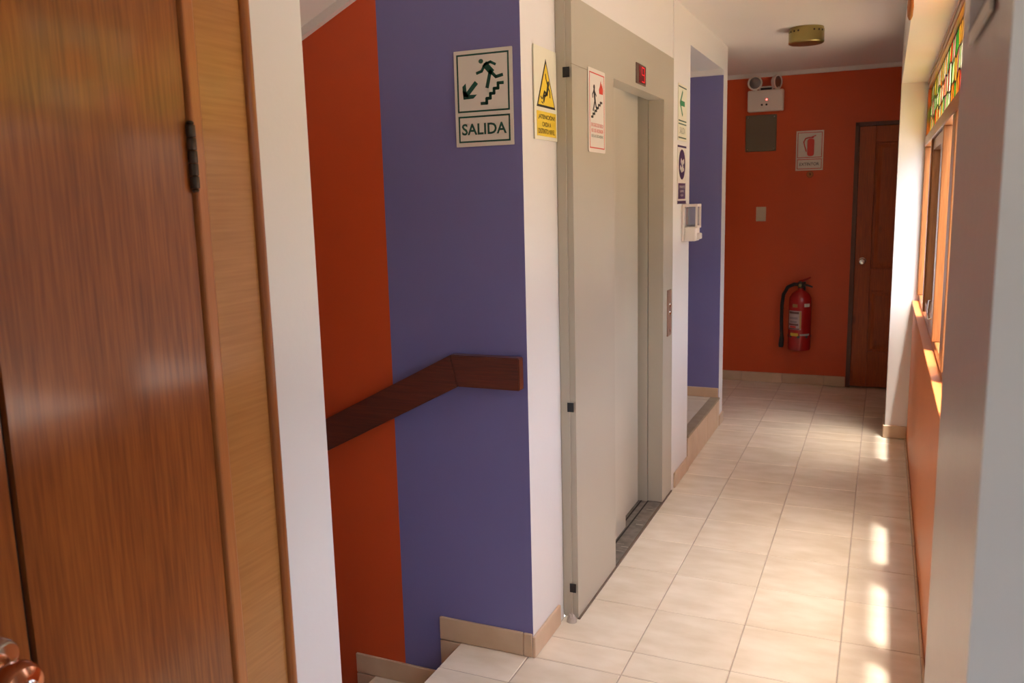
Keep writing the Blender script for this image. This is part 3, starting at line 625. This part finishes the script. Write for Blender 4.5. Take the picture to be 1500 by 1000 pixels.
k2 = obj('door_knob', lathe(bmesh.new(), (-.152, LY, 1.032), (0, -1, 0), [(.028, 0), (.028, .006), (.012, .012), (.012, .030), (.024, .040), (.027, .054), (.020, .066), (.006, .068)], 22), CHROME, d2, smooth=True, label='shiny metal door knob')

# ceiling lamp
cl = thing('ceiling_lamp', 'short brass cylinder lamp on the corridor ceiling', 'ceiling lamp', (-.475, 5.50, 2.44))
obj('lamp_body', lathe(bmesh.new(), (-.475, 5.50, 2.452), (0, 0, 1), [(.098, 0), (.101, .004), (.101, .076), (.098, .080), (.098, .0875)], 36, capped=True), BRASS, cl, smooth=True)
obj('diffuser', lathe(bmesh.new(), (-.475, 5.50, 2.446), (0, 0, 1), [(.070, 0), (.094, .004), (.094, .007)], 32), BRASS, cl, smooth=True)
for a in (200, 215, 232, 248, 300, 318, 335): obj('vent_hole', lathe(bmesh.new(), (-.475+.100*math.cos(R(a)), 5.50+.100*math.sin(R(a)), 2.515), (math.cos(R(a)), math.sin(R(a)), 0), [(.006, 0), (.005, .0025)], 10), DARK, cl)

# carved wooden ornament hanging on the window beam
wo = thing('wooden_ornament', 'carved brown wooden ornament hanging from the window beam', 'ornament', (.044, 3.06, 2.10))
obj('turned_drop', lathe(bmesh.new(), (.044, 3.06, 2.102), (0, 0, 1), [(.003, 0), (.008, .012), (.010, .040), (.007, .085), (.011, .105), (.006, .120), (.009, .15), (.006, .19), (.004, .215)], 16), WINW, wo, smooth=True)
obj('arm', tube(bmesh.new(), [(.057, 3.06, 2.300), (.050, 3.06, 2.306), (.044, 3.06, 2.300)], .005, 8), WINW, wo, smooth=True)

# ================================================================== CORRIDOR WINDOW
w1 = thing('window_1', 'long wooden corridor window with stained glass transom and open casements', 'window', (.25, 3.5, .87), kind='structure')
WX0, WX1 = .203, .240
WZ0, WZ1, TZ = .895, 2.216, 1.862
obj('window_sill', B(.176, .275, 1.25, 5.81, .872, .897, bev=.004, seg=2), ORANGE, w1)
obj('bottom_rail', B(.214, WX1, 1.25, 5.81, .8975, .935, bev=.003), WINY, w1)
obj('head_rail', B(WX0, WX1, 1.25, 5.81, WZ1-.045, WZ1-.001, bev=.003), WINY, w1)
obj('head_bead', B(.199, WX0+.002, 1.25, 5.81, WZ1-.018, WZ1-.001), BEADW, w1)
obj('transom_bar', B(WX0-.004, WX1, 1.25, 5.81, TZ-.028, TZ+.028, bev=.004), WINY, w1)
MU = [(5.772, 5.809), (4.965, 5.035), (3.955, 4.045), (3.28, 3.42), (2.645, 2.755), (2.0, 2.10), (1.252, 1.30)]
for a, b in MU: obj('mullion', B(WX0, WX1, a, b, .9355, TZ-.0285, bev=.003), WINW, w1)
TR = [(5.772, 5.809), (2.67, 2.73), (1.252, 1.30)]
for a, b in TR: obj('transom_post', B(WX0, WX1, a, b, TZ+.0285, WZ1-.0455, bev=.003), WINW, w1)
# stained glass pieces
SGC = [glassmat('glass_'+n, c, .12, .5) for n, c in (('amber', (.95, .62, .18)), ('green', (.25, .62, .18)), ('pink', (.92, .55, .48)), ('yellow', (.95, .85, .35)), ('red', (.85, .20, .10)), ('pale_green', (.68, .80, .42)), ('cream', (.95, .88, .66)), ('orange', (.93, .45, .12)))]
came = bmesh.new(); gx = .222
rs = random.Random(3)
for (a0, _), (_, a1) in zip(TR, TR[1:]):
    y1, y0 = a0, a1; z0, z1 = TZ+.0285, WZ1-.0455
    nc = max(3, round((y1-y0)/.085)); nr = 3
    pts = [[(y0+(y1-y0)*i/nc+(rs.uniform(-.022, .022) if 0 < i < nc else 0), z0+(z1-z0)*j/nr+(rs.uniform(-.025, .025) if 0 < j < nr else 0)) for j in range(nr+1)] for i in range(nc+1)]
    for i in range(nc):
        for j in range(nr):
            q = [pts[i][j], pts[i+1][j], pts[i+1][j+1], pts[i][j+1]]; cy = sum(p[0] for p in q)/4; cz = sum(p[1] for p in q)/4
            q = [(cy+(y-cy)*.965, cz+(z-cz)*.965) for y, z in q]
            bm = prism(bmesh.new(), q, lambda u, v, n: Vector((gx+n, u, v)), .004)
            obj('stained_pane', bm, rs.choice(SGC), w1)
    for i in range(nc+1):
        for j in range(nr+1):
            for di, dj in ((1, 0), (0, 1)):
                if i+di <= nc and j+dj <= nr:
                    for s in stroke([pts[i][j], pts[i+di][j+dj]], .006): prism(came, s, lambda u, v, n: Vector((gx-.002+n, u, v)), .008)
obj('lead_came', came, BRONZE, w1)
def casement(hy, y1, ang, latch=True):
    """leaf hinged at y=hy reaching to y1 when shut, swung outward by ang degrees"""
    wd_ = abs(y1-hy); s = 1 if y1 > hy else -1; c, d = math.cos(R(ang)), math.sin(R(ang))
    M = lambda u, v, n: Vector((.212+u*d+n*c, hy+s*(u*c-n*d), v))
    z0, z1, t = .940, TZ-.033, .052
    bm = bmesh.new()
    for p in ([(0, z0), (t, z0), (t, z1), (0, z1)], [(wd_-t, z0), (wd_, z0), (wd_, z1), (wd_-t, z1)], [(t, z0), (wd_-t, z0), (wd_-t, z0+t+.01), (t, z0+t+.01)], [(t, z1-t), (wd_-t, z1-t), (wd_-t, z1), (t, z1)]):
        prism(bm, p, M, .032)
    f = obj('casement_frame', bm, WINW, w1)
    obj('pane', prism(bmesh.new(), [(t, z0+t+.01), (wd_-t, z0+t+.01), (wd_-t, z1-t), (t, z1-t)], lambda u, v, n: M(u, v, n+.014), .004), GLASS, f)
    if latch: obj('latch', tube(bmesh.new(), [M(wd_-.026, 1.02, -.002), M(wd_-.026, 1.02, -.02), M(wd_-.026, 1.06, -.024), M(wd_-.026, 1.10, -.02)], .006, 8), CHROME, f, smooth=True)
casement(5.770, 5.037, 88); casement(4.963, 4.047, 0); casement(3.422, 3.953, 80); casement(3.278, 2.757, 82); casement(2.102, 2.643, 84); casement(1.998, 1.305, 84)

# unseen hall windows, added to bring daylight in from behind the viewpoint
def plain_window(name, label, ax, p, a, b, z0, z1):
    w = thing(name, label, 'window', (p, (a+b)/2, z0) if ax == 'y' else ((a+b)/2, p, z0), kind='structure')
    bx = (lambda u0, u1, v0, v1, t: B(p-t, p+t, u0, u1, v0, v1)) if ax == 'y' else (lambda u0, u1, v0, v1, t: B(u0, u1, p-t, p+t, v0, v1))
    for u in (a, (a+b)/2-.02, b-.04): obj('frame_post', bx(u, u+.04, z0, z1, .03), WINW, w)
    m = (a+b)/2
    for u0, u1 in ((a+.041, m-.021), (m+.021, b-.041)):
        obj('frame_rail', bx(u0, u1, z0, z0+.04, .028), WINY, w); obj('frame_rail', bx(u0, u1, z1-.04, z1, .028), WINY, w)
        obj('pane', bx(u0, u1, z0+.041, z1-.041, .002), GLASS, w)
plain_window('added_window_2', 'unseen wide wooden window added in the back hall wall for daylight', 'x', -1.38, .3, 1.5, .6, 2.25)  # added daylight opening, never in view

plain_window('added_window_3', 'unseen wooden window added in the right hall wall for daylight', 'y', 1.68, -1.0, .4, .85, 2.25)  # second added daylight opening, also out of view
